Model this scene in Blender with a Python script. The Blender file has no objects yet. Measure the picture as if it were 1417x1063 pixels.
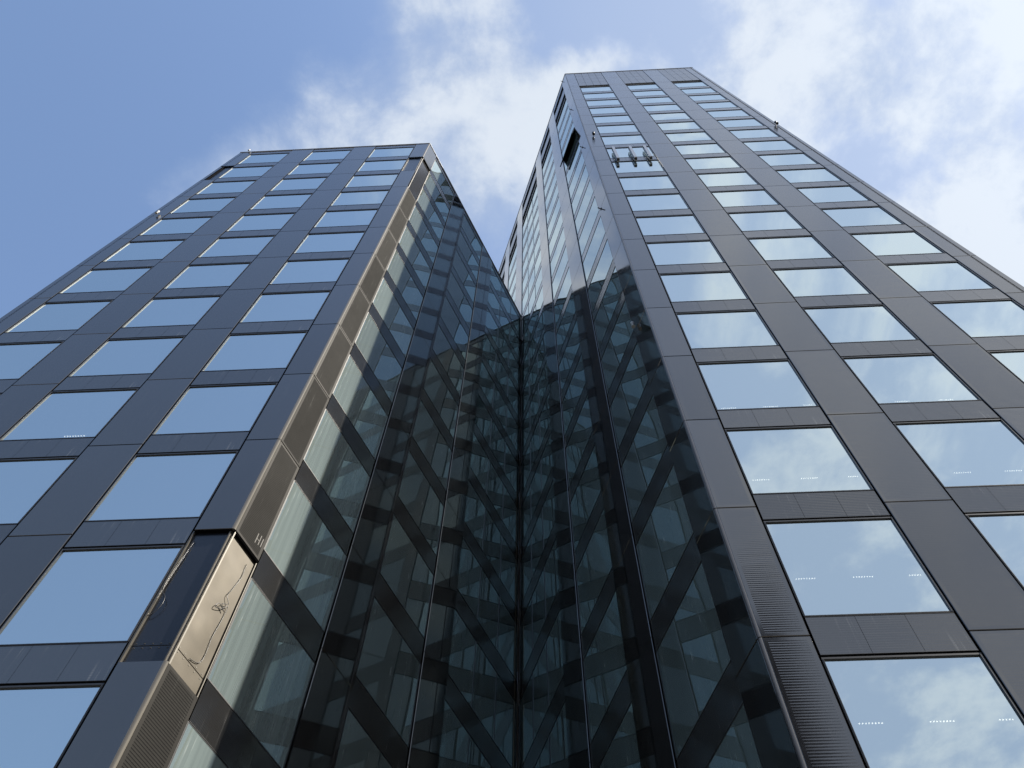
import bpy, bmesh, math, random
from mathutils import Vector, Matrix
random.seed(7)
C = bpy.context.scene
COL = C.collection
EYE = 1.6                       # camera height above the pavement

# ------------------------------------------------------------------ camera
cam_d = bpy.data.cameras.new("camera")
cam = bpy.data.objects.new("camera", cam_d)
COL.objects.link(cam)
cam_d.sensor_fit = 'HORIZONTAL'
cam_d.sensor_width = 36.0
cam_d.lens = 36.0 * 1291.2 / 1417.0
cam_d.clip_start = 0.05
cam_d.clip_end = 6000
PITCH, ROLL = 1.141, 0.0295
fw = Vector((0, math.cos(PITCH), math.sin(PITCH)))
up0 = Vector((0, -math.sin(PITCH), math.cos(PITCH)))
rt0 = Vector((1, 0, 0))
rt = math.cos(ROLL) * rt0 + math.sin(ROLL) * up0
up = -math.sin(ROLL) * rt0 + math.cos(ROLL) * up0
cam.matrix_world = Matrix(((rt.x, up.x, -fw.x, 0), (rt.y, up.y, -fw.y, 0), (rt.z, up.z, -fw.z, EYE), (0, 0, 0, 1)))
C.camera = cam

# ------------------------------------------------------------------ sun
SUN_AZ = math.atan2(0.967, -0.2528)         # from +Y towards +X
SUN_EL = math.radians(48)
sun_dir = Vector((math.sin(SUN_AZ) * math.cos(SUN_EL), math.cos(SUN_AZ) * math.cos(SUN_EL), math.sin(SUN_EL)))
sd = bpy.data.lights.new("sun", 'SUN')
sd.energy = 5.0
sd.angle = math.radians(0.6)
sd.color = (1.0, 0.93, 0.82)
so = bpy.data.objects.new("sun", sd)
COL.objects.link(so)
so.rotation_euler = sun_dir.to_track_quat('Z', 'Y').to_euler()
so.location = (60, -20, 80)


# ------------------------------------------------------------------ node helpers
class NT:
    def __init__(self, tree):
        self.t = tree
        tree.nodes.clear()

    def n(self, typ, **kw):
        nd = self.t.nodes.new(typ)
        for k, v in kw.items():
            setattr(nd, k, v)
        return nd

    def put(self, sock, v):
        if isinstance(v, bpy.types.NodeSocket):
            self.t.links.new(v, sock)
        elif v is not None:
            sock.default_value = v

    def m(self, op, a, b=None, c=None, clamp=False):
        nd = self.n('ShaderNodeMath', operation=op)
        nd.use_clamp = clamp
        for i, v in enumerate((a, b, c)):
            if v is not None:
                self.put(nd.inputs[i], v)
        return nd.outputs[0]

    def mix(self, f, a, b):
        nd = self.n('ShaderNodeMix', data_type='RGBA')
        self.put(nd.inputs[0], f)
        self.put(nd.inputs[6], a)
        self.put(nd.inputs[7], b)
        return nd.outputs[2]

    def smooth(self, v, lo, hi):
        nd = self.n('ShaderNodeMapRange', interpolation_type='SMOOTHSTEP')
        self.put(nd.inputs[0], v)
        self.put(nd.inputs[1], lo)
        self.put(nd.inputs[2], hi)
        return nd.outputs[0]

    def noise(self, vec, scale, detail=4, rough=0.5, dist=0.0):
        nd = self.n('ShaderNodeTexNoise')
        self.put(nd.inputs['Vector'], vec)
        nd.inputs['Scale'].default_value = scale
        nd.inputs['Detail'].default_value = detail
        nd.inputs['Roughness'].default_value = rough
        nd.inputs['Distortion'].default_value = dist
        return nd.outputs[0]

    def scaled(self, vec, s):
        nd = self.n('ShaderNodeMapping')
        self.put(nd.inputs[0], vec)
        nd.inputs['Scale'].default_value = s
        return nd.outputs[0]

    def obj(self):
        return self.n('ShaderNodeTexCoord').outputs['Object']


def rgb(r, g, b):
    return (r, g, b, 1.0)


# ------------------------------------------------------------------ world: sky with broken cloud
world = bpy.data.worlds.new("World")
C.world = world
world.use_nodes = True
w = NT(world.node_tree)
sky = w.n('ShaderNodeTexSky', sky_type='NISHITA')
sky.sun_disc = False
sky.sun_elevation = SUN_EL
sky.sun_rotation = SUN_AZ
sky.altitude = 100
sky.air_density = 1.25
sky.dust_density = 1.2
sky.ozone_density = 1.6
dirv = w.n('ShaderNodeTexCoord').outputs['Generated']
sep = w.n('ShaderNodeSeparateXYZ')
w.put(sep.inputs[0], dirv)
dz = w.m('MAXIMUM', sep.outputs[2], 0.06)
U = w.m('DIVIDE', sep.outputs[0], dz)
V = w.m('DIVIDE', sep.outputs[1], dz)
comb = w.n('ShaderNodeCombineXYZ')
w.put(comb.inputs[0], U)
w.put(comb.inputs[1], V)
comb.inputs[2].default_value = 3.7
P = comb.outputs[0]


def blob(u, v, ru, rv, amp):
    a = w.m('DIVIDE', w.m('SUBTRACT', U, u), ru)
    b = w.m('DIVIDE', w.m('SUBTRACT', V, v), rv)
    d = w.m('ADD', w.m('MULTIPLY', a, a), w.m('MULTIPLY', b, b))
    return w.m('MULTIPLY', w.m('EXPONENT', w.m('MULTIPLY', d, -1.0)), amp)


bias = w.m('SUBTRACT', w.m('MULTIPLY', w.m('TANH', w.m('MULTIPLY', U, 1.6)), 0.16), 0.06)
for args in ((-0.06, 0.19, 0.15, 0.15, 0.17), (-0.12, 0.05, 0.07, 0.06, 0.05), (0.08, 0.055, 0.10, 0.04, -0.20),
             (-0.25, 0.26, 0.14, 0.09, 0.36), (-0.10, 0.03, 0.035, 0.03, 0.12), (0.24, 0.03, 0.05, 0.04, 0.10), (0.36, 0.09, 0.07, 0.06, 0.14), (0.50, 0.02, 0.12, 0.05, 0.10), (0.30, -0.42, 0.22, 0.16, 0.13), (0.12, -0.25, 0.10, 0.08, 0.10), (0.38, 0.07, 0.24, 0.14, 0.06), (0.60, 0.30, 0.2, 0.2, 0.14), (-0.42, 0.25, 0.2, 0.35, -0.14),
             (-0.35, 0.03, 0.22, 0.08, -0.06), (0.30, -0.05, 0.25, 0.10, -0.06), (-0.75, -0.75, 0.5, 0.5, -0.12)):
    bias = w.m('ADD', bias, blob(*args))
big = w.noise(P, 2.3, 7, 0.56, 0.35)
fine = w.noise(P, 7.5, 12, 0.60, 0.12)
dens = w.m('ADD', w.m('ADD', w.m('MULTIPLY', big, 0.75), w.m('MULTIPLY', fine, 0.62)), bias)
veil = w.m('MULTIPLY', w.smooth(w.m('ADD', U, w.m('MULTIPLY', big, 0.3)), -0.12, 0.45), 0.78)
veil = w.m('ADD', veil, w.m('MULTIPLY', w.smooth(V, 0.15, -0.7), 0.16))
cloud = w.m('MAXIMUM', w.smooth(dens, 0.50, 0.88), veil)
core = w.smooth(w.m('ADD', dens, w.m('MULTIPLY', w.m('SUBTRACT', fine, 0.5), 0.75)), 0.62, 0.95)
ccol = w.mix(core, rgb(1.75, 2.15, 2.9), rgb(2.85, 3.12, 3.5))
sdot = w.n('ShaderNodeVectorMath', operation='DOT_PRODUCT')
w.put(sdot.inputs[0], dirv)
sdot.inputs[1].default_value = tuple(sun_dir)
glow = w.m('ADD', w.m('MULTIPLY', w.m('POWER', w.m('MAXIMUM', sdot.outputs['Value'], 0.0), 10.0), 0.25), 1.0)
gcol = w.n('ShaderNodeVectorMath', operation='SCALE')
w.put(gcol.inputs[0], ccol)
w.put(gcol.inputs['Scale'], glow)
sscale = w.n('ShaderNodeVectorMath', operation='MULTIPLY')
w.put(sscale.inputs[0], sky.outputs[0])
sscale.inputs[1].default_value = (0.86, 0.86, 0.88)
skyc = w.mix(cloud, sscale.outputs[0], gcol.outputs[0])
bg = w.n('ShaderNodeBackground')
w.put(bg.inputs[0], skyc)
bg.inputs[1].default_value = 0.13
wo = w.n('ShaderNodeOutputWorld')
w.put(wo.inputs[0], bg.outputs[0])

# ------------------------------------------------------------------ exposure and sampling
C.view_settings.view_transform = 'Standard'
C.view_settings.look = 'None'
C.view_settings.exposure = 1.0
C.view_settings.gamma = 1.0
cy = C.cycles
cy.max_bounces = 14
cy.glossy_bounces = 10
cy.diffuse_bounces = 3
cy.transmission_bounces = 4
cy.transparent_max_bounces = 10
cy.sample_clamp_indirect = 6.0
cy.use_denoising = True


# ------------------------------------------------------------------ materials
def material(name):
    m = bpy.data.materials.new(name)
    m.use_nodes = True
    return m, NT(m.node_tree)


def principled(t, base, rough, ior=1.5, metal=0.0, normal=None, tint=None):
    p = t.n('ShaderNodeBsdfPrincipled')
    t.put(p.inputs['Base Color'], base)
    t.put(p.inputs['Roughness'], rough)
    t.put(p.inputs['IOR'], ior)
    p.inputs['Metallic'].default_value = metal
    if tint:
        p.inputs['Specular Tint'].default_value = tint
    if normal is not None:
        t.put(p.inputs['Normal'], normal)
    return p.outputs[0]


def finish(t, shader):
    o = t.n('ShaderNodeOutputMaterial')
    t.put(o.inputs[0], shader)


def streaks(t, o, lo, hi):
    """vertical rain streaks with broken length"""
    a = t.noise(t.scaled(o, (16, 16, 0.35)), 1.0, 3, 0.7)
    b = t.noise(t.scaled(o, (2.2, 2.2, 0.9)), 1.0, 3, 0.6)
    return t.m('MULTIPLY', t.smooth(a, lo, hi), t.smooth(b, 0.42, 0.7))


def panel_material(name, base, rough, ribs, dust=0.10, ior=2.25, ribc=0.35):
    m, t = material(name)
    o = t.obj()
    sepn = t.n('ShaderNodeSeparateXYZ')
    t.put(sepn.inputs[0], o)
    fl = t.m('FLOOR', t.m('DIVIDE', t.m('SUBTRACT', sepn.outputs[2], 2.034), 4.0))
    wn = t.n('ShaderNodeTexWhiteNoise', noise_dimensions='2D')
    wc = t.n('ShaderNodeCombineXYZ')
    t.put(wc.inputs[0], fl)
    t.put(wc.inputs[1], t.m('MULTIPLY', t.n('ShaderNodeObjectInfo').outputs['Random'], 91.0))
    t.put(wn.inputs['Vector'], wc.outputs[0])
    iorv = t.m('ADD', t.m('MULTIPLY', t.m('SUBTRACT', wn.outputs['Value'], 0.5), 0.30 * (ior - 1.0)), ior)
    mott = t.noise(t.scaled(o, (0.7, 0.7, 0.4)), 1.0, 4, 0.6)
    rnd = t.n('ShaderNodeObjectInfo').outputs['Random']
    val = t.m('ADD', t.m('MULTIPLY', mott, 0.7), t.m('ADD', t.m('MULTIPLY', rnd, 0.2), 0.55))
    sc = t.n('ShaderNodeVectorMath', operation='SCALE')
    sc.inputs[0].default_value = base
    t.put(sc.inputs['Scale'], val)
    col = t.mix(t.m('MULTIPLY', streaks(t, o, 0.55, 0.72), dust), sc.outputs[0], rgb(0.30, 0.30, 0.29))
    rg = t.m('ADD', t.m('MULTIPLY', t.noise(o, 1.7, 4, 0.6), 0.10), rough - 0.05)
    nrm = None
    if ribs:
        wv = t.m('SINE', t.m('MULTIPLY', sepn.outputs[2], 2 * math.pi / ribs))
        jit = t.noise(t.scaled(o, (1.2, 1.2, 26)), 1.0, 2, 0.5)
        hgt = t.m('ADD', t.m('MULTIPLY', wv, 0.5), t.m('MULTIPLY', jit, 0.9))
        bp = t.n('ShaderNodeBump')
        bp.inputs['Strength'].default_value = 0.09
        bp.inputs['Distance'].default_value = 0.01
        t.put(bp.inputs['Height'], hgt)
        nrm = bp.outputs[0]
        col = t.mix(t.m('MULTIPLY', t.smooth(wv, 0.3, 0.9), ribc), col, rgb(0.004, 0.004, 0.005))
    finish(t, principled(t, col, rg, iorv, 0.0, nrm, rgb(1.0, 0.93, 0.84)))
    return m


M = {}
M['panel'] = panel_material('dark_glass_panel', (0.014, 0.014, 0.016), 0.09, None)
M['rib'] = panel_material('ribbed_dark_panel', (0.014, 0.014, 0.016), 0.10, 0.06)
M['meshpanel'] = panel_material('ribbed_metal_panel', (0.026, 0.0255, 0.024), 0.7, 0.060, 0.30, 1.08, 0.9)
M['meshborder'] = panel_material('corner_panel_border', (0.018, 0.0175, 0.0165), 0.5, None, 0.1, 1.12)
M['spandrel'] = panel_material('spandrel_panel', (0.014, 0.014, 0.016), 0.10, 0.06, 0.42)
M['court'] = panel_material('court_panel', (0.010, 0.010, 0.010), 0.04, None, 0.18, 2.4)
M['courtrib'] = panel_material('court_spandrel', (0.022, 0.021, 0.0195), 0.05, 0.05, 0.28, 2.0, 0.4)
M['crown'] = panel_material('crown_panel', (0.05, 0.05, 0.052), 0.22, None)

m, t = material('bare_metal')
o = t.obj()
bend = t.noise(t.scaled(o, (1.1, 1.1, 1.3)), 1.0, 1, 0.4)
bp = t.n('ShaderNodeBump')
bp.inputs['Strength'].default_value = 0.35
bp.inputs['Distance'].default_value = 0.06
t.put(bp.inputs['Height'], bend)
finish(t, principled(t, t.mix(t.noise(o, 3.0, 4), rgb(0.040, 0.034, 0.024), rgb(0.066, 0.056, 0.040)), 0.42, 1.25, 0.30, bp.outputs[0]))
M['bare'] = m
m, t = material('bare_dark_sheet')
finish(t, principled(t, rgb(0.012, 0.014, 0.020), 0.25, 1.5))
M['baredark'] = m
m, t = material('bare_grey_sheet')
finish(t, principled(t, rgb(0.030, 0.029, 0.029), 0.12, 1.22))
M['baregrey'] = m
m, t = material('dark_gasket')
finish(t, principled(t, rgb(0.004, 0.004, 0.005), 0.9, 1.08))
M['gap'] = m
m, t = material('dark_frame')
finish(t, principled(t, rgb(0.03, 0.031, 0.034), 0.35, 1.5))
M['frame'] = m
m, t = material('aluminium_trim')
finish(t, principled(t, rgb(0.10, 0.092, 0.078), 0.38, 1.4, 0.4))
M['trim'] = m
m, t = material('coping_metal')
finish(t, principled(t, rgb(0.45, 0.46, 0.48), 0.35, 1.5, 0.5))
M['coping'] = m
m, t = material('ceiling_plaster')
finish(t, principled(t, t.mix(t.noise(t.obj(), 1.5, 3), rgb(0.30, 0.31, 0.31), rgb(0.42, 0.42, 0.41)), 0.8))
M['slab'] = m
m, t = material('black_fixture')
finish(t, principled(t, rgb(0.012, 0.012, 0.013), 0.4))
M['black'] = m
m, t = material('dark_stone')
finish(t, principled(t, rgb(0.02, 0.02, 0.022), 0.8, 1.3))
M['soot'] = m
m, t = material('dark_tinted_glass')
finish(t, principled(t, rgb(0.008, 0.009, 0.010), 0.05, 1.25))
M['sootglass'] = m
m, t = material('white_fixture')
finish(t, principled(t, rgb(0.42, 0.42, 0.41), 0.4))
M['white'] = m
m, t = material('faded_chalk')
finish(t, principled(t, rgb(0.15, 0.145, 0.135), 0.8))
M['chalk'] = m
m, t = material('led')
e = t.n('ShaderNodeEmission')
e.inputs[0].default_value = rgb(1.0, 0.90, 0.76)
e.inputs[1].default_value = 1.7
finish(t, e.outputs[0])
M['led'] = m


def schlick(t, f0):
    lw = t.n('ShaderNodeLayerWeight')
    lw.inputs[0].default_value = 0.5
    f5 = t.m('POWER', lw.outputs['Facing'], 5.0)
    return t.m('ADD', t.m('MULTIPLY', f5, 1.0 - f0), f0)


def glass_material(name, f0, tint, back, opaque):
    """coated facade glass: mirror coat by angle; behind it a dusty pane with either the room or a flat opaque backing tone"""
    m, t = material(name)
    o = t.obj()
    F = schlick(t, f0)
    gl = t.n('ShaderNodeBsdfGlossy')
    gl.inputs['Roughness'].default_value = 0.0
    gl.inputs['Color'].default_value = tint
    rnd = t.n('ShaderNodeObjectInfo').outputs['Random']
    vstripes = t.noise(t.scaled(o, (9, 9, 0.12)), 1.0, 2, 0.6)
    val = t.m('ADD', t.m('MULTIPLY', vstripes, 0.7), t.m('ADD', t.m('MULTIPLY', rnd, 0.35), 0.45))
    sc = t.n('ShaderNodeVectorMath', operation='SCALE')
    sc.inputs[0].default_value = back
    t.put(sc.inputs['Scale'], val)
    col = t.mix(t.m('MULTIPLY', streaks(t, o, 0.56, 0.72), 0.5), sc.outputs[0], rgb(0.62, 0.66, 0.64))
    df = t.n('ShaderNodeBsdfDiffuse')
    t.put(df.inputs[0], col)
    tr = t.n('ShaderNodeBsdfTransparent')
    tr.inputs[0].default_value = rgb(0.62, 0.70, 0.70)
    dust = t.m('ADD', t.m('MULTIPLY', streaks(t, o, 0.56, 0.75), 0.10), opaque, clamp=True)
    mx = t.n('ShaderNodeMixShader')
    t.put(mx.inputs[0], dust)
    t.put(mx.inputs[1], tr.outputs[0])
    t.put(mx.inputs[2], df.outputs[0])
    m2 = t.n('ShaderNodeMixShader')
    t.put(m2.inputs[0], F)
    t.put(m2.inputs[1], mx.outputs[0])
    t.put(m2.inputs[2], gl.outputs[0])
    finish(t, m2.outputs[0])
    return m


M['glass'] = glass_material('coated_window_glass', 0.72, rgb(0.91, 1.0, 0.985), (0.12, 0.15, 0.16), 0.12)
M['courtglass'] = glass_material('court_window_glass', 0.37, rgb(0.88, 0.98, 0.97), (0.105, 0.138, 0.136), 1.0)
M['litglass'] = glass_material('court_window_glass_lit_copy', 0.34, rgb(0.86, 0.98, 1.0), (0.19, 0.23, 0.22), 1.0)  # paler copy of the court glass: sunlight on the first column put into its colour


# ------------------------------------------------------------------ mesh helpers
class MB:
    def __init__(self):
        self.v, self.f, self.mi, self.sm = [], [], [], []

    def quad(self, a, b, c, d, mi=0, smooth=False):
        k = len(self.v)
        self.v += [tuple(a), tuple(b), tuple(c), tuple(d)]
        self.f.append((k, k + 1, k + 2, k + 3))
        self.mi.append(mi)
        self.sm.append(smooth)

    def box(self, x0, x1, y0, y1, z0, z1, mi=0):
        k = len(self.v)
        self.v += [(x0, y0, z0), (x1, y0, z0), (x1, y1, z0), (x0, y1, z0), (x0, y0, z1), (x1, y0, z1), (x1, y1, z1), (x0, y1, z1)]
        for f in ((0, 3, 2, 1), (4, 5, 6, 7), (0, 1, 5, 4), (1, 2, 6, 5), (2, 3, 7, 6), (3, 0, 4, 7)):
            self.f.append(tuple(k + i for i in f))
            self.mi.append(mi)
            self.sm.append(False)

    def panel(self, x0, x1, z0, z1, y, depth=0.06, ch=0.012, border=0.0, mi=0, mi_in=None):
        """flat facade panel facing -y with chamfered edges; optional inner field"""
        self.box(x0, x1, y + ch, y + depth, z0, z1, mi)
        o = [(x0, y + ch, z0), (x1, y + ch, z0), (x1, y + ch, z1), (x0, y + ch, z1)]
        a0, a1, b0, b1 = x0 + ch, x1 - ch, z0 + ch, z1 - ch
        p = [(a0, y, b0), (a1, y, b0), (a1, y, b1), (a0, y, b1)]
        for i in range(4):
            self.quad(o[i], o[(i + 1) % 4], p[(i + 1) % 4], p[i], mi)
        if border and mi_in is not None:
            q = [(a0 + border, y, b0 + border), (a1 - border, y, b0 + border), (a1 - border, y, b1 - border), (a0 + border, y, b1 - border)]
            for i in range(4):
                self.quad(p[i], p[(i + 1) % 4], q[(i + 1) % 4], q[i], mi)
            self.quad(*q, mi_in)
        else:
            self.quad(*p, mi if mi_in is None else mi_in)

    def grid(self, x0, x1, z0, z1, y, fn, nx=8, nz=8, mi=0):
        k = len(self.v)
        for j in range(nz + 1):
            for i in range(nx + 1):
                a, b = i / nx, j / nz
                self.v.append((x0 + (x1 - x0) * a, y + fn(a, b), z0 + (z1 - z0) * b))
        for j in range(nz):
            for i in range(nx):
                q = k + j * (nx + 1) + i
                self.f.append((q, q + 1, q + nx + 2, q + nx + 1))
                self.mi.append(mi)
                self.sm.append(True)

    def tube(self, pts, r, n=8, mi=0, cap=True):
        pts = [Vector(p) for p in pts]
        k = len(self.v)
        ref = Vector((0.31, 0.17, 0.93)).normalized()
        for i, p in enumerate(pts):
            d = (pts[min(i + 1, len(pts) - 1)] - pts[max(i - 1, 0)]).normalized()
            a = d.cross(ref)
            if a.length < 1e-3:
                a = d.cross(Vector((1, 0, 0)))
            a.normalize()
            b = d.cross(a)
            rr = r[i] if isinstance(r, (list, tuple)) else r
            for j in range(n):
                th = 2 * math.pi * j / n
                self.v.append(tuple(p + rr * (math.cos(th) * a + math.sin(th) * b)))
        for i in range(len(pts) - 1):
            for j in range(n):
                self.f.append((k + i * n + j, k + i * n + (j + 1) % n, k + (i + 1) * n + (j + 1) % n, k + (i + 1) * n + j))
                self.mi.append(mi)
                self.sm.append(True)
        if cap:
            self.f.append(tuple(k + j for j in range(n)))
            self.f.append(tuple(k + (len(pts) - 1) * n + j for j in range(n)))
            self.mi += [mi, mi]
            self.sm += [False, False]

    def prism(self, poly, z0, z1, mi=0):
        k = len(self.v)
        n = len(poly)
        self.v += [(x, y, z0) for x, y in poly] + [(x, y, z1) for x, y in poly]
        self.f.append(tuple(k + n - 1 - i for i in range(n)))
        self.f.append(tuple(k + n + i for i in range(n)))
        self.mi += [mi, mi]
        self.sm += [False, False]
        for i in range(n):
            j = (i + 1) % n
            self.f.append((k + i, k + j, k + n + j, k + n + i))
            self.mi.append(mi)
            self.sm.append(False)

    def mesh(self, name, mats):
        me = bpy.data.meshes.new(name)
        me.from_pydata(self.v, [], self.f)
        for mm in mats:
            me.materials.append(mm)
        me.polygons.foreach_set('material_index', self.mi)
        me.polygons.foreach_set('use_smooth', self.sm)
        me.update()
        return me


def link(name, me, parent=None, loc=(0, 0, 0), rz=0.0):
    ob = bpy.data.objects.new(name, me)
    COL.objects.link(ob)
    ob.parent = parent
    ob.location = loc
    ob.rotation_euler = (0, 0, rz)
    return ob


def tag(ob, label=None, cat=None, group=None, kind=None):
    for k, v in (('label', label), ('category', cat), ('group', group), ('kind', kind)):
        if v:
            ob[k] = v
    return ob


def offset_poly(poly, d):
    """inset a counter-clockwise polygon by d"""
    out = []
    n = len(poly)
    for i in range(n):
        p0, p1, p2 = Vector(poly[i - 1]), Vector(poly[i]), Vector(poly[(i + 1) % n])
        e1, e2 = (p1 - p0).normalized(), (p2 - p1).normalized()
        n1, n2 = Vector((-e1.y, e1.x)), Vector((-e2.y, e2.x))
        b = (n1 + n2).normalized()
        k = d / max(0.3, b.dot(n1))
        out.append(tuple(p1 + b * k))
    return out


# ------------------------------------------------------------------ ground
def sheet(name, x0, x1, y0, y1, z, mat):
    b = MB()
    b.quad((x0, y0, z), (x1, y0, z), (x1, y1, z), (x0, y1, z))
    return tag(link(name, b.mesh(name, [mat])), kind='structure')


def ground_material(name, c1, c2, scale, rough=0.85):
    m, t = material(name)
    o = t.obj()
    a = t.noise(o, scale, 6, 0.65)
    b = t.noise(o, 0.15, 3, 0.5)
    finish(t, principled(t, t.mix(t.m('MULTIPLY', t.m('ADD', a, b), 0.5), c1, c2), rough))
    return m


asph = ground_material('asphalt', rgb(0.035, 0.035, 0.037), rgb(0.07, 0.07, 0.07), 14)
pave = ground_material('stone_paving', rgb(0.07, 0.068, 0.065), rgb(0.13, 0.125, 0.12), 5)  # darkened: shade from surrounding buildings is put into the colour
earth = ground_material('city_ground', rgb(0.06, 0.06, 0.055), rgb(0.10, 0.095, 0.09), 0.4)  # kept dark too, city shade included in the tone
sheet('ground', -3000, 3000, -3000, 3000, -0.13, earth)
sheet('road', -300, 300, -20, -6, -0.126, asph)
b = MB()
b.box(-120, 120, -6, 60, -0.125, 0.0)
tag(link('pavement', b.mesh('pavement', [pave])), kind='structure')

# ------------------------------------------------------------------ plan of the two towers (metres, solved from the photograph)
A = -0.076
DF = Vector((math.cos(A), math.sin(A)))
LC = Vector((-5.7254, 11.0485))
RC = Vector((4.2321, 10.205))
VC = Vector((0.5134, 22.6952))
CE, BW, PW = 0.865, 2.584, 1.397
FRONT = 2 * CE + 3 * BW + 2 * PW
J0 = 0.4343 + EYE                      # level of the lowest floor joint
FH = 4.0
L_TOP = 60.755 + EYE
R_TOP = 94.55 + EYE
R_CAP = 85.05 + EYE
L0 = LC - FRONT * DF
R1 = RC + FRONT * DF
dLS = (VC - LC).normalized()
lLS = (VC - LC).length
dRSin = (VC - RC).normalized()
lRSv = (VC - RC).length
RS_LEN = 26.0
RE = RC + RS_LEN * dRSin
dRS = -dRSin
NIN = Vector((-DF.y, DF.x))


def jz(k):
    return J0 + FH * k


# window pieces are shared between all windows of a kind
def pillow(amp, r):
    tx, tz, q, ph = r.uniform(-1, 1), r.uniform(-1, 1), r.uniform(0.5, 1.25), r.uniform(0, 6.28)

    def fn(a, b):
        s = (1 - (2 * a - 1) ** 2) * (1 - (2 * b - 1) ** 2)
        return amp * (q * s + 0.30 * tx * (a - 0.5) + 0.18 * tz * (b - 0.5) + 0.05 * math.sin(5.2 * a + 4.1 * b + ph) + 0.02 * math.sin(9 * b + 2 * ph))
    return fn


CACHE = {}


def window_meshes(key, width, npane, court, variant, lit_col=False):
    kk = (key, variant, lit_col)
    if kk in CACHE:
        return CACHE[kk]
    r = random.Random(int(width * 1000) + variant * 17 + (5 if court else 0))
    z0, z1 = 0.518, 3.482
    fr = MB()
    yf = 0.038 if court else 0.014
    g = 0.012 if court else 0.022
    fr.box(g, g + 0.018, yf, 0.16, z0, z1)
    fr.box(width - g - 0.018, width - g, yf, 0.16, z0, z1)
    fr.box(g + 0.018, width - g - 0.018, yf, 0.16, z0, z0 + 0.018)
    fr.box(g + 0.018, width - g - 0.018, yf + 0.001, 0.16, z1 - (0.012 if court else 0.04), z1)
    x0, x1 = g + 0.018, width - g - 0.018
    step = (x1 - x0) / npane
    for i in range(1, npane):
        fr.box(x0 + i * step - 0.014, x0 + i * step + 0.014, 0.03, 0.14, z0 + 0.018, z1 - (0.012 if court else 0.04))
    # thin bright bead round the glass
    if npane == 1:
        fr.box(x0, x0 + 0.010, yf - 0.006, 0.05, z0 + 0.018, z1 - (0.012 if court else 0.04), 1)
    if npane == 1:
        fr.box(x1 - 0.010, x1, yf - 0.006, 0.05, z0 + 0.018, z1 - (0.012 if court else 0.04), 1)
    pn = MB()
    amp = 0.003 if court else 0.005
    for i in range(npane):
        a = x0 + i * step + (0.010 if i == 0 else 0.014)
        c = x0 + (i + 1) * step - (0.010 if i == npane - 1 else 0.014)
        pn.grid(a, c, z0 + 0.018, z1 - (0.012 if court else 0.04), 0.045, pillow(amp * (c - a) / 2.5, r), 10, 10)
    sp = MB()
    s0, s1 = (-0.51, 0.508) if court else (-0.465, 0.495)
    yb = 0.038 if court else 0.018
    n = 3
    w3 = (width - 2 * 0.03) / n
    for i in range(n):
        sp.box(0.03 + i * w3 + 0.003, 0.03 + (i + 1) * w3 - 0.003, yb + 0.008, 0.10, s0, s1)
    for i in range(n):
        sp.grid(0.03 + i * w3 + 0.003, 0.03 + (i + 1) * w3 - 0.003, s0, s1, yb, pillow(0.002, r), 6, 5)
    for zz in (s0, s1 - 0.008):
        sp.box(0.03, width - 0.03, yb - 0.008, yb + 0.006, zz, zz + 0.008, 1)
    sp.box(0.0, width, 0.11, 0.20, -0.53, 0.53, 2)
    gm = M['litglass'] if lit_col else M['courtglass'] if court else M['glass']
    sm = M['courtrib'] if court else M['spandrel']
    CACHE[kk] = (fr.mesh('window_frame', [M['frame'], M['frame']]), pn.mesh('window_pane', [gm]),
                 sp.mesh('spandrel', [sm, M['frame'], M['gap']]))
    return CACHE[kk]


WN = [0]


def make_window(root, org, d, s, k, width, npane, court, lit_col=False):
    WN[0] += 1
    rz = math.atan2(d.y, d.x)
    p = org + d * s
    fr, pn, sp = window_meshes((round(width, 2), npane, court), width, npane, court, (WN[0] * 7) % 6, lit_col)
    wnd = link('window', fr, root, (p.x - root.location.x, p.y - root.location.y, jz(k)), rz)
    link('pane', pn, wnd)
    link('spandrel', sp, wnd)
    return wnd


def make_pier(root, name, org, d, s, width, levels, mats, border=0.07):
    """one full-height pier; levels is a list of (z0, z1) panels"""
    b = MB()
    for z0, z1 in levels:
        b.panel(0.012, width - 0.012, z0 + 0.012, z1 - 0.012, 0.0, 0.07, 0.010, border, 0, 1)
    b.box(0.0, width, 0.15, 0.30, levels[0][0], levels[-1][1], 2)
    p = org + d * s
    return link(name, b.mesh(name, mats + [M['gap']]), root, (p.x - root.location.x, p.y - root.location.y, 0), math.atan2(d.y, d.x))


def floors(z_lo, z_hi):
    zs = [z_lo] + [jz(k) for k in range(40) if z_lo + 0.6 < jz(k) < z_hi - 0.6] + [z_hi]
    return list(zip(zs[:-1], zs[1:]))


def tower(loc, label):
    o = bpy.data.objects.new('office_tower', None)
    COL.objects.link(o)
    o.location = (loc.x, loc.y, 0)
    return tag(o, label, 'building')


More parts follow.
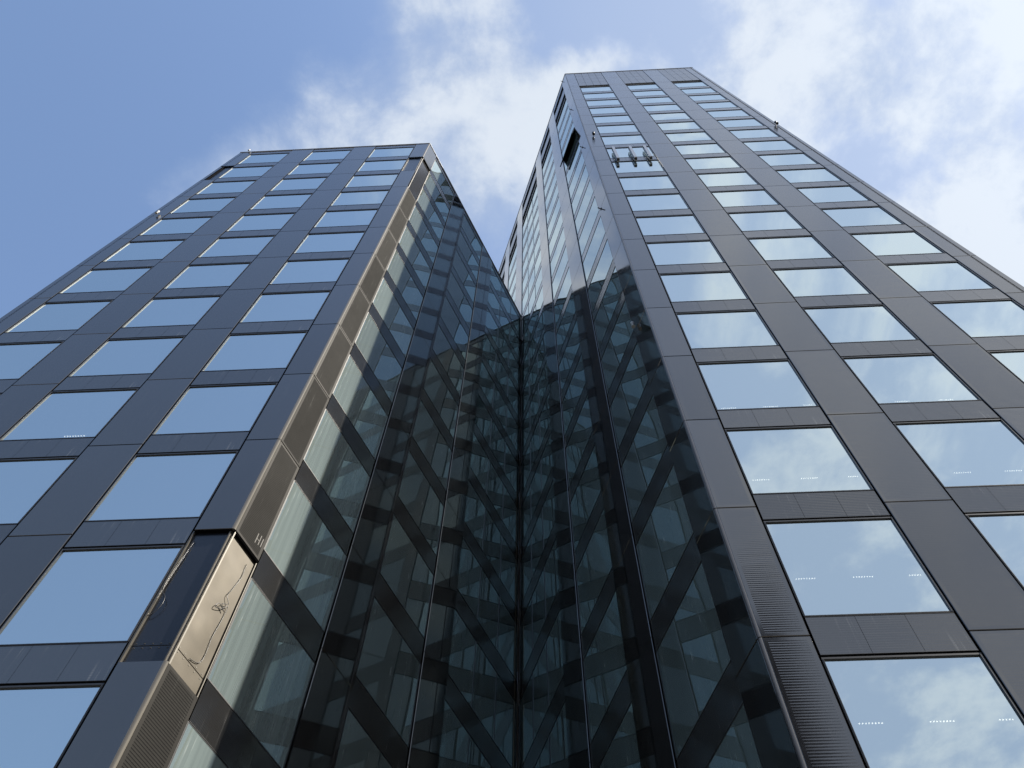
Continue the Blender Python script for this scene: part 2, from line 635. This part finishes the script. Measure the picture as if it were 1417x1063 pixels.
# ================================================================== LEFT TOWER
left = tower(LC, 'shorter dark glass office tower with a sunlit inner corner and bare metal corner panels')
PM = [M['panel'], M['rib']]
CM = [M['court'], M['court']]
K0 = 2
KL = 14
zbase = jz(K0) - 0.53
bays = [CE, CE + BW + PW, CE + 2 * BW + 2 * PW]
for k in range(K0, KL + 1):
    for s in bays:
        make_window(left, L0, DF, s, k, BW, 1, False)
SIDE = [(0.94, 3.50, 1), (4.86, 7.43, 1), (8.79, lLS - 0.006, 3)]
for k in range(K0, KL + 1):
    for s0, s1, n in SIDE:
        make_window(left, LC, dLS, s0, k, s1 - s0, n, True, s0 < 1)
make_pier(left, 'pier', L0, DF, CE + BW, PW, floors(0, L_TOP - 0.05), PM)
make_pier(left, 'pier', L0, DF, CE + 2 * BW + PW, PW, floors(0, L_TOP - 0.05), PM)
make_pier(left, 'pier', LC, dLS, 3.50, 1.36, floors(0, L_TOP - 0.05), CM)
make_pier(left, 'pier', LC, dLS, 7.43, 1.36, floors(0, L_TOP - 0.05), CM)


def corner_levels(lo, hi, holes):
    out = []
    for a, c in floors(lo, hi):
        segs = [(a, c)]
        for h0, h1 in holes:
            ns = []
            for s0, s1 in segs:
                if h1 <= s0 or h0 >= s1:
                    ns.append((s0, s1))
                else:
                    if h0 > s0 + 0.05:
                        ns.append((s0, h0))
                    if h1 < s1 - 0.05:
                        ns.append((h1, s1))
            segs = ns
        out += segs
    return out


Z = lambda z: z + EYE
low_hole = (Z(12.42), Z(16.43))
top_hole_f = (Z(52.5), Z(56.38))
top_hole_s = (Z(48.43), Z(56.38))
lv = corner_levels(0, L_TOP - 0.05, [low_hole, top_hole_f])
make_pier(left, 'corner_pier', L0, DF, FRONT - CE, CE - 0.035, lv, PM)
lv = corner_levels(0, L_TOP - 0.05, [top_hole_f])
make_pier(left, 'corner_pier', L0, DF, 0.0, CE, lv, PM)
lv = corner_levels(0, L_TOP - 0.05, [low_hole, top_hole_s])
make_pier(left, 'corner_pier', LC, dLS, 0.035, 0.94 - 0.035, lv[:-1], [M['meshborder'], M['meshpanel']])
make_pier(left, 'corner_cap', LC, dLS, 0.035, 0.94 - 0.035, lv[-1:], [M['panel'], M['panel']])


def bullnose(root, corner, d_a, d_b, segs, mat):
    """rounded vertical corner bead; d_a, d_b run away from the corner along both faces"""
    b = MB()
    bis = (d_a + d_b).normalized()
    half = math.acos(max(-1, min(1, d_a.dot(d_b)))) / 2
    r = 0.035 * math.tan(half)
    c = corner + bis * (r / math.sin(half))
    for z0, z1, inset in segs:
        cc = c + bis * inset
        b.tube([(cc.x - root.location.x, cc.y - root.location.y, z0 + 0.012), (cc.x - root.location.x, cc.y - root.location.y, z1 - 0.012)], r, 16)
    return link('corner_bead', b.mesh('corner_bead', [mat]), root)


segs = [(a, c, 0.0) for a, c in corner_levels(0, L_TOP - 0.05, [low_hole, top_hole_s])] + [(low_hole[0], low_hole[1], 0.09), (top_hole_s[0], top_hole_s[1], 0.09)]
bullnose(left, LC, -DF, dLS, segs, M['trim'])
b = MB()
vb = -(dLS + dRSin).normalized() * 0.045
b.tube([(VC.x - LC.x + vb.x, VC.y - LC.y + vb.y, 0), (VC.x - LC.x + vb.x, VC.y - LC.y + vb.y, L_TOP - 0.06)], 0.018, 12)
link('corner_post', b.mesh('corner_post', [M['gap']]), left)


def bare_panel(root, org, d, s, width, z0, z1, mat, screws=True, splits=()):
    """recessed smooth sheet where the cover panel is missing"""
    b = MB()
    zs = [z0] + list(splits) + [z1]
    for a, c in zip(zs[:-1], zs[1:]):
        b.panel(0.01, width - 0.01, a + 0.006, c - 0.006, 0.085, 0.05, 0.006, 0, 0)
        if screws:
            for i in range(5):
                x = 0.10 + (width - 0.2) * i / 4
                b.box(x - 0.011, x + 0.011, 0.078, 0.088, a + 0.045, a + 0.067, 1)
                if a > zs[0]:
                    b.box(x - 0.011, x + 0.011, 0.078, 0.088, a - 0.07, a - 0.048, 1)
    b.box(0.0, 0.03, 0.02, 0.14, z0, z1, 2)
    b.box(width - 0.02, width, 0.04, 0.14, z0, z1, 2)
    b.box(0, width, 0.02, 0.20, z1 - 0.012, z1 + 0.002, 3)
    p = org + d * s
    return link('bare_corner_panel', b.mesh('bare_corner_panel', [mat, M['trim'], M['trim'], M['gap']]), root, (p.x - root.location.x, p.y - root.location.y, 0), math.atan2(d.y, d.x))


tag(bare_panel(left, L0, DF, FRONT - CE, CE - 0.07, low_hole[0], low_hole[1], M['baredark'], True, (Z(12.90),)), 'smooth bare dark corner sheet with loose cable')
tag(bare_panel(left, LC, dLS, 0.07, 0.87, low_hole[0], low_hole[1], M['bare'], True, (Z(12.90),)), 'smooth bare tan metal corner sheet with loose cable')
bare_panel(left, L0, DF, FRONT - CE, CE - 0.07, top_hole_f[0], top_hole_f[1], M['baredark'], False)
bare_panel(left, LC, dLS, 0.07, 0.87, top_hole_s[0], top_hole_s[1], M['baregrey'], False, (Z(52.43),))
bare_panel(left, L0, DF, 0.0, CE - 0.03, top_hole_f[0], top_hole_f[1], M['baredark'], False)


def coping(root, pts, z, mat, h=0.05):
    b = MB()
    for p, q in zip(pts[:-1], pts[1:]):
        d = (q - p).normalized()
        n = Vector((d.y, -d.x))           # outward for our faces
        l = (q - p).length
        i0 = -n * 0.25
        a0, a1 = p + n * 0.03, q + n * 0.03
        c0, c1 = p + i0, q + i0
        rl = root.location
        quadp = [(a0.x - rl.x, a0.y - rl.y), (a1.x - rl.x, a1.y - rl.y), (c1.x - rl.x, c1.y - rl.y), (c0.x - rl.x, c0.y - rl.y)]
        b.prism(quadp, z - h, z)
    return link('coping', b.mesh('coping', [mat]), root)


coping(left, [L0, LC, VC], L_TOP, M['coping'])
# top edge strip above the highest windows
for org, d, s0, s1 in [(L0, DF, s, s + BW) for s in bays] + [(LC, dLS, a, c) for a, c, n in SIDE]:
    b = MB()
    b.panel(0.02, s1 - s0 - 0.02, jz(KL) + 3.52, L_TOP - 0.055, 0.018, 0.08, 0.008, 0, 0)
    b.box(0, s1 - s0, 0.11, 0.3, jz(KL) + 3.47, L_TOP - 0.055, 1)
    p = org + d * s0
    link('parapet_panel', b.mesh('parapet_panel', [M['spandrel'], M['gap']]), left, (p.x - left.location.x, p.y - left.location.y, 0), math.atan2(d.y, d.x))
polyL = [L0, LC, VC, VC + 5.2 * dRSin + Vector((-0.3, 0)), L0 + NIN * 17]


def body(root, poly, top, kmax, first_face_count):
    rl = root.location
    poly = [(p.x - rl.x, p.y - rl.y) for p in poly]
    ins = offset_poly(poly, 0.32)
    for k in range(K0, kmax + 2):
        z1 = min(jz(k) + 0.38, top - 0.1)
        b = MB()
        b.prism(ins, jz(k) - 0.42, z1)
        link('floor_slab', b.mesh('floor_slab', [M['slab']]), root)
    b = MB()
    b.prism(offset_poly(poly, 4.5), 0.0, top - 0.4)
    link('core_wall', b.mesh('core_wall', [M['slab']]), root)
    b = MB()
    b.prism(offset_poly(poly, 0.30), top - 0.55, top - 0.30)
    link('roof', b.mesh('roof', [M['gap']]), root)
    # the faces turned away from the camera
    n = len(poly)
    for i in range(first_face_count, n):
        p, q = Vector(poly[i]), Vector(poly[(i + 1) % n])
        d = (q - p).normalized()
        l = (q - p).length
        b = MB()
        for z0, z1 in floors(0, top - 0.05):
            b.panel(0.02, l - 0.02, z0 + 0.012, z0 + 1.0, 0.0, 0.2, 0.01, 0, 0)
            b.panel(0.02, l - 0.02, z0 + 1.02, z1 - 0.012, 0.03, 0.2, 0.01, 0, 1)
        b.box(0, l, 0.21, 0.30, 0, top - 0.05, 2)
        link('rear_wall', b.mesh('rear_wall', [M['panel'], M['panel'], M['gap']]), root, (p.x, p.y, 0), math.atan2(d.y, d.x))


body(left, polyL, L_TOP, KL, 2)


def lobby(root, org, d, l):
    b = MB()
    n = max(1, round(l / 1.5))
    for i in range(n):
        b.grid(l * i / n + 0.03, l * (i + 1) / n - 0.03, 0.15, zbase - 0.02, 0.3, lambda a, c: 0.0, 1, 1, 0)
        b.box(l * i / n - 0.03, l * i / n + 0.03, 0.22, 0.4, 0, zbase, 1)
    b.box(0, l, 0.2, 0.42, 0, 0.14, 1)
    b.box(0, l, 0.45, 0.5, 0, zbase, 2)
    p = org + d * 0.0
    link('lobby_glazing', b.mesh('lobby_glazing', [M['glass'], M['frame'], M['gap']]), root, (p.x - root.location.x, p.y - root.location.y, 0), math.atan2(d.y, d.x))


lobby(left, L0, DF, FRONT - 0.9)
lobby(left, LC + dLS * 0.94, dLS, lLS - 0.94)

# paint marks on the ribbed corner panel
b = MB()
p = LC + dLS * 0.62
for x, z, wd, ht in ((0.0, 0.0, 0.02, 0.34), (0.10, 0.04, 0.02, 0.34), (0.18, 0.06, 0.02, 0.30), (0.02, 0.16, 0.10, 0.02)):
    b.box(x, x + wd, -0.003, 0.004, Z(16.75) + z, Z(16.75) + z + ht)
link('chalk_mark', b.mesh('chalk_mark', [M['chalk']]), left, (p.x - LC.x, p.y - LC.y, 0), math.atan2(dLS.y, dLS.x))

# ================================================================== RIGHT TOWER
right = tower(RC, 'taller dark glass office tower with open louvres at roof level and three open sashes')
KR = 20
for k in range(K0, KR + 1):
    for s in bays:
        make_window(right, RC, DF, s, k, BW, 1, False)
RS_SIDE = [(0.94, 3.50, 1), (4.90, 7.44, 1), (8.82, lRSv - 0.006, 3)]
RS_FAR = [(14.62, 17.05, 1), (18.45, 20.9, 1), (22.3, 24.9, 1)]
KDIV = 15
for k in range(K0, KDIV + 1):
    for s0, s1, n in RS_SIDE:
        make_window(right, RE, dRS, RS_LEN - s1, k, s1 - s0, n, True)
# the remaining small upper windows of the inner face as one part
far = []
for k in range(KDIV + 1, KR + 1):
    far += [(s0, s1, n, k) for s0, s1, n in RS_SIDE]
for k in range(14, KR + 1):
    far += [(s0, s1, n, k) for s0, s1, n in RS_FAR]
fb = {}
acc = bmesh.new()
slots = [M['frame'], M['trim'], M['courtglass'], M['courtrib'], M['gap']]
for i, (s0, s1, n, k) in enumerate(far):
    fr, pn, sp = window_meshes((round(s1 - s0, 2), n, True), s1 - s0, n, True, i % 6)
    p = RE + dRS * (RS_LEN - s1)
    mat4 = Matrix.Translation((p.x - RC.x, p.y - RC.y, jz(k))) @ Matrix.Rotation(math.atan2(dRS.y, dRS.x), 4, 'Z')
    for me, mp in ((fr, {0: 0, 1: 1}), (pn, {0: 2}), (sp, {0: 3, 1: 0, 2: 4})):
        nv, nf = len(acc.verts), len(acc.faces)
        acc.from_mesh(me)
        acc.verts.ensure_lookup_table()
        acc.faces.ensure_lookup_table()
        for v in acc.verts[nv:]:
            v.co = mat4 @ v.co
        for f in acc.faces[nf:]:
            f.material_index = mp[f.material_index]
me = bpy.data.meshes.new('upper_window')
acc.to_mesh(me)
acc.free()
for mm in slots:
    me.materials.append(mm)
tag(link('upper_window', me, right), 'small upper windows high on the inner face', kind='stuff')

RL = [(a, min(c, R_CAP)) for a, c in floors(0, R_CAP)] + [(R_CAP, Z(89.7)), (Z(89.7), R_TOP - 0.05)]
make_pier(right, 'corner_pier', RC, DF, 0.035, CE - 0.035, RL, PM)
make_pier(right, 'corner_pier', RC, DF, FRONT - CE, CE, RL, PM)
make_pier(right, 'pier', RC, DF, CE + BW, PW, RL, PM)
make_pier(right, 'pier', RC, DF, CE + 2 * BW + PW, PW, RL, PM)
make_pier(right, 'corner_pier', RE, dRS, RS_LEN - 0.94, 0.94 - 0.035, RL, CM)
for s0, s1 in ((3.50, 4.90), (7.44, 8.82)):
    make_pier(right, 'pier', RE, dRS, RS_LEN - s1, s1 - s0, RL, CM)
RLU = [(a, c) for a, c in RL if c > L_TOP - 1.0]
for s0, s1 in ((lRSv - 0.0, 14.62), (17.05, 18.45), (20.9, 22.3), (24.9, RS_LEN)):
    make_pier(right, 'pier', RE, dRS, RS_LEN - s1, s1 - s0, RLU, CM)
bullnose(right, RC, DF, dRSin, [(a, c, 0.0) for a, c in RL], M['frame'])
coping(right, [RE, RC, R1], R_TOP, M['coping'])


def crown(root, org, d, s0, s1, court):
    w_ = s1 - s0
    p = org + d * s0
    loc = (p.x - RC.x, p.y - RC.y, 0)
    rz = math.atan2(d.y, d.x)
    b = MB()
    if not court:
        zs = [R_CAP + 0.05, Z(89.7), R_TOP - 0.06]
        for z0, z1 in zip(zs[:-1], zs[1:]):
            for i in range(4):
                x0, x1 = 0.02 + (w_ - 0.04) * i / 4, 0.02 + (w_ - 0.04) * (i + 1) / 4
                for q in range(2):
                    b.panel(x0 + 0.008, x1 - 0.008, z0 + (z1 - z0) * q / 2 + 0.01, z0 + (z1 - z0) * (q + 1) / 2 - 0.01, 0.012, 0.08, 0.008, 0, 0)
        b.box(0, w_, 0.095, 0.3, R_CAP, R_TOP - 0.06, 1)
        link('crown_panel', b.mesh('crown_panel', [M['crown'], M['coping']]), root, loc, rz)
        return
    for z0, z1 in ((R_CAP + 0.02, Z(85.4)), (Z(87.5), Z(90.2)), (Z(92.5), R_TOP - 0.06)):
        b.panel(0.02, w_ - 0.02, z0, z1, 0.012, 0.12, 0.008, 0, 0)
    b.box(0, w_, 0.75, 0.9, R_CAP, R_TOP - 0.06, 1)
    b.box(0, 0.02, 0.13, 0.75, R_CAP, R_TOP - 0.06, 1)
    b.box(w_ - 0.02, w_, 0.13, 0.75, R_CAP, R_TOP - 0.06, 1)
    cp = link('crown_panel', b.mesh('crown_panel', [M['crown'], M['gap']]), root, loc, rz)
    for z0, z1 in ((Z(85.4), Z(87.5)), (Z(90.2), Z(92.5))):
        l = MB()
        for i in range(3):
            zz = z0 + (z1 - z0) * (i + 0.75) / 3.2
            l.quad((0.03, -0.02, zz), (w_ - 0.03, -0.02, zz), (w_ - 0.03, 0.55, zz + 0.32), (0.03, 0.55, zz + 0.32), 0)
            l.quad((0.03, 0.55, zz + 0.35), (w_ - 0.03, 0.55, zz + 0.35), (w_ - 0.03, -0.02, zz + 0.03), (0.03, -0.02, zz + 0.03), 0)
            l.quad((0.03, -0.02, zz + 0.03), (w_ - 0.03, -0.02, zz + 0.03), (w_ - 0.03, -0.02, zz), (0.03, -0.02, zz), 0)
        link('louvre', l.mesh('louvre', [M['frame']]), cp)


for s in bays:
    crown(right, RC, DF, s, s + BW, False)
for s0, s1, n in RS_SIDE + RS_FAR:
    crown(right, RE, dRS, RS_LEN - s1, RS_LEN - s0, True)
polyR = [RC, R1, R1 + NIN * 28, RE]
body(right, [RE, RC, R1, R1 + NIN * 28], R_TOP, 21, 2)
lobby(right, RC + DF * 0.9, DF, FRONT - 0.9)
lobby(right, VC, dRS, lRSv - 0.94)

# opened sash windows
for s in (1.16, 2.12, 2.95):
    b = MB()
    z0, z1 = Z(51.6), Z(55.0)
    d0, d1, t_ = -0.24, -0.04, 0.15
    b.box(s, s + t_, d0, d0 + 0.05, z0 + 0.10, z1, 0)
    b.box(s, s + t_, d1 - 0.05, d1, z0, z1, 0)
    b.box(s, s + t_, d0 + 0.05, d1 - 0.05, z0, z0 + 0.10, 1)
    b.box(s, s + t_, d0 + 0.05, d1 - 0.05, z1 - 0.06, z1, 0)
    b.box(s + 0.03, s + 0.07, d0 + 0.05, d1 - 0.05, z0 + 0.06, z1 - 0.06, 2)
    b.box(s + 0.04, s + 0.06, d1, 0.03, z0 + 0.8, z0 + 0.84, 1)
    b.box(s + 0.04, s + 0.06, d1, 0.03, z1 - 0.84, z1 - 0.8, 1)
    tag(link('open_sash', b.mesh('open_sash', [M['coping'], M['black'], M['baredark']]), right, (0, 0, 0), A), 'narrow vent sash standing open, edge on')
b = MB()
s0, s1 = 0.98, 3.46
zt, zb = Z(69.2), Z(66.3)
p = RE + dRS * (RS_LEN - s1)
w_ = s1 - s0
b.v, b.f, b.mi, b.sm = [], [], [], []
for y0, y1, mi in ((0.0, -0.95, 0),):
    T = [(0, -0.02, zt), (w_, -0.02, zt), (w_, -0.34, zb), (0, -0.34, zb)]
    nrm = Vector((0, -2.65, -0.93)).normalized() * -0.08
    Bk = [tuple(Vector(q) + nrm) for q in T]
    b.quad(T[3], T[2], T[1], T[0], 0)
    b.quad(*Bk, 1)
    for i in range(4):
        b.quad(T[i], T[(i + 1) % 4], Bk[(i + 1) % 4], Bk[i], 1)
for x in (0.25, w_ - 0.25):
    b.tube([(x, 0.02, zb + 1.0), (x, -0.24, zb + 0.9)], 0.02, 6, 1)
tag(link('open_sash', b.mesh('open_sash', [M['courtglass'], M['black']]), right, (p.x - RC.x, p.y - RC.y, 0), math.atan2(dRS.y, dRS.x)), 'wide top-hung window standing open, dark underneath')

# ================================================================== small things on the facades
def face_point(org, d, s, z, out):
    n = Vector((d.y, -d.x))
    p = org + d * s + n * out
    return (p.x, p.y, Z(z)), math.atan2(d.y, d.x)


def wall_light(org, d, s, z, label, col='black', scale=1.0):
    loc, rz = face_point(org, d, s, z, 0.0)
    b = MB()
    b.tube([(0, -0.02, 0), (0, -0.20, 0)], 0.03, 8, 0)
    o = link('wall_light', b.mesh('wall_light', [M[col]]), None, loc, rz)
    o.scale = (scale,) * 3
    h = MB()
    h.tube([(0, -0.24, 0.05), (0, -0.24, 0.16), (0, -0.24, 0.34)], [0.05, 0.09, 0.13], 12, 0)
    h.tube([(0, -0.24, 0.05), (0, -0.24, -0.16), (0, -0.24, -0.34)], [0.05, 0.09, 0.13], 12, 0)
    link('lamp_head', h.mesh('lamp_head', [M[col]]), o)
    tag(o, label, 'wall light', 'small lights fixed to the tower facades')


wall_light(RC, DF, 0.44, 60.0, 'black double-headed wall light on the corner pier of the taller tower, beside the open sashes', 'black', 0.7)
wall_light(RC, DF, 12.03, 60.7, 'black double-headed wall light on the outer right edge of the taller tower', 'black', 0.7)
wall_light(L0, DF, 0.42, 44.7, 'small pale wall light on the outer left edge of the shorter tower', 'white', 0.5)
wall_light(L0, DF, 0.55, 60.9, 'small pale wall light on the roof edge of the shorter tower', 'white', 0.4)
wall_light(RE, dRS, RS_LEN - 0.75, 28.7, 'small pale wall light low on the inner corner of the taller tower, against dark glass', 'white', 0.5)

for z, lb in ((94.2, 'at the very roof edge'), (76.1, 'above the open top-hung window'), (60.06, 'below the open top-hung window'), (44.2, 'just above the mirrored roofline')):
    loc, rz = face_point(RE, dRS, RS_LEN - 0.72, z, 0.0)
    b = MB()
    b.tube([(0, 0.0, 0), (0, -0.15, 0.01), (0.02, -0.18, -0.07)], 0.025, 8, 0)
    o = link('anchor_bracket', b.mesh('anchor_bracket', [M['black']]), None, loc, rz)
    pl = MB()
    pl.box(-0.06, 0.06, -0.02, -0.001, -0.06, 0.06, 0)
    link('base_plate', pl.mesh('base_plate', [M['black']]), o)
    tag(o, 'small black anchor on the taller tower\'s corner ' + lb, 'anchor', 'rope anchors up the inner corner')


def cable(org, d, pts, label, r=0.007):
    loc, rz = face_point(org, d, 0, 0, 0)
    loc = (loc[0], loc[1], 0)
    b = MB()
    cr = []
    P_ = [Vector(p) for p in pts]
    for i in range(len(P_) - 1):
        p0, p1, p2, p3 = P_[max(i - 1, 0)], P_[i], P_[i + 1], P_[min(i + 2, len(P_) - 1)]
        for q in range(6):
            u = q / 6
            cr.append(0.5 * ((2 * p1) + (p2 - p0) * u + (2 * p0 - 5 * p1 + 4 * p2 - p3) * u * u + (3 * p1 - p0 - 3 * p2 + p3) * u ** 3))
    cr.append(P_[-1])
    b.tube(cr, r, 6)
    o = link('cable', b.mesh('cable', [M['black']]), None, loc, rz)
    tag(o, label, 'cable', 'loose cables on the bare corner panels')


y = 0.065
cable(LC, dLS, [(0.72, y, Z(16.1)), (0.74, y, Z(15.7)), (0.66, y, Z(15.2)), (0.60, y - .02, Z(14.9)), (0.70, y - .03, Z(14.75)), (0.56, y - .03, Z(14.6)), (0.68, y - .02, Z(14.5)), (0.50, y - .03, Z(14.55)), (0.44, y - .03, Z(14.38)), (0.60, y - .02, Z(14.5)), (0.72, y - .02, Z(14.7)), (0.74, y, Z(14.4)), (0.70, y, Z(13.8)), (0.72, y, Z(13.3)), (0.66, y, Z(13.05)), (0.45, y, Z(12.95))],
      'thin dark cable with a tangled loop on the bare tan corner panel')
f = FRONT
cable(L0, DF, [(f - 0.74, y, Z(16.1)), (f - 0.80, y - .02, Z(15.4)), (f - 0.83, y - .03, Z(14.8)), (f - 0.80, y - .04, Z(14.4)), (f - 0.68, y - .05, Z(14.2)), (f - 0.66, y - .05, Z(13.95)), (f - 0.76, y - .03, Z(13.7)), (f - 0.84, y - .02, Z(13.75)), (f - 0.84, y - .02, Z(14.2)), (f - 0.80, y - .02, Z(15.0)), (f - 0.76, y - .01, Z(15.9))],
      'thin dark cable hanging in a loop on the bare dark corner panel')

# lit ceiling lamps seen through the glass
lamp_h = MB()
lamp_h.box(-0.19, 0.19, -0.02, 0.02, 0.0, 0.04)
lamp_h_me = lamp_h.mesh('ceiling_lamp', [M['frame']])
led = MB()
for i in range(8):
    x = -0.19 + 0.38 * i / 7
    led.box(x - 0.011, x + 0.011, -0.012, 0.012, -0.010, 0.0)
led_me = led.mesh('led_strip', [M['led']])


def ceiling_lamp(org, d, s, z, label, size=1.0):
    loc, rz = face_point(org, d, s, z, -1.46)
    o = link('ceiling_lamp', lamp_h_me, None, loc, rz)
    link('led_strip', led_me, o)
    o.scale = (size,) * 3
    tag(o, label, 'ceiling lamp', 'lit ceiling lamps behind the windows')


ROWN = {2: 'lowest', 3: 'second lowest', 4: 'third lowest', 5: 'fourth lowest'}
for k in (2, 3, 4, 5):
    zl = 0.4343 + 4 * k + 3.55 - 0.06
    for i, s in enumerate((1.84, 3.02, 4.16)):
        ceiling_lamp(RC, DF, s, zl, f'{("left", "middle", "right")[i]} lit lamp bar in the {ROWN[k]} visible first-column window of the taller tower')
    if k > 3:
        for i, s in enumerate((6.72, 7.94)):
            ceiling_lamp(RC, DF, s, zl, f'{("left", "right")[i]} lit lamp bar in the {ROWN[k]} visible second-column window of the taller tower')
ceiling_lamp(L0, DF, FRONT - 5.95, 19.92, 'lit lamp bar alone behind a lower left window of the shorter tower', 1.5)
ceiling_lamp(L0, DF, FRONT - 7.1, 23.92, 'left of two lit lamp bars at a window foot of the shorter tower', 1.5)
ceiling_lamp(L0, DF, FRONT - 5.9, 23.92, 'right of two lit lamp bars at a window foot of the shorter tower', 1.5)

# ================================================================== tower across the street, seen only mirrored in the glass
opp = bpy.data.objects.new('office_block', None)
COL.objects.link(opp)
opp.location = (0, -30, 0)
tag(opp, 'dark office block seen only as a reflection low in the taller tower\'s corner', 'building')
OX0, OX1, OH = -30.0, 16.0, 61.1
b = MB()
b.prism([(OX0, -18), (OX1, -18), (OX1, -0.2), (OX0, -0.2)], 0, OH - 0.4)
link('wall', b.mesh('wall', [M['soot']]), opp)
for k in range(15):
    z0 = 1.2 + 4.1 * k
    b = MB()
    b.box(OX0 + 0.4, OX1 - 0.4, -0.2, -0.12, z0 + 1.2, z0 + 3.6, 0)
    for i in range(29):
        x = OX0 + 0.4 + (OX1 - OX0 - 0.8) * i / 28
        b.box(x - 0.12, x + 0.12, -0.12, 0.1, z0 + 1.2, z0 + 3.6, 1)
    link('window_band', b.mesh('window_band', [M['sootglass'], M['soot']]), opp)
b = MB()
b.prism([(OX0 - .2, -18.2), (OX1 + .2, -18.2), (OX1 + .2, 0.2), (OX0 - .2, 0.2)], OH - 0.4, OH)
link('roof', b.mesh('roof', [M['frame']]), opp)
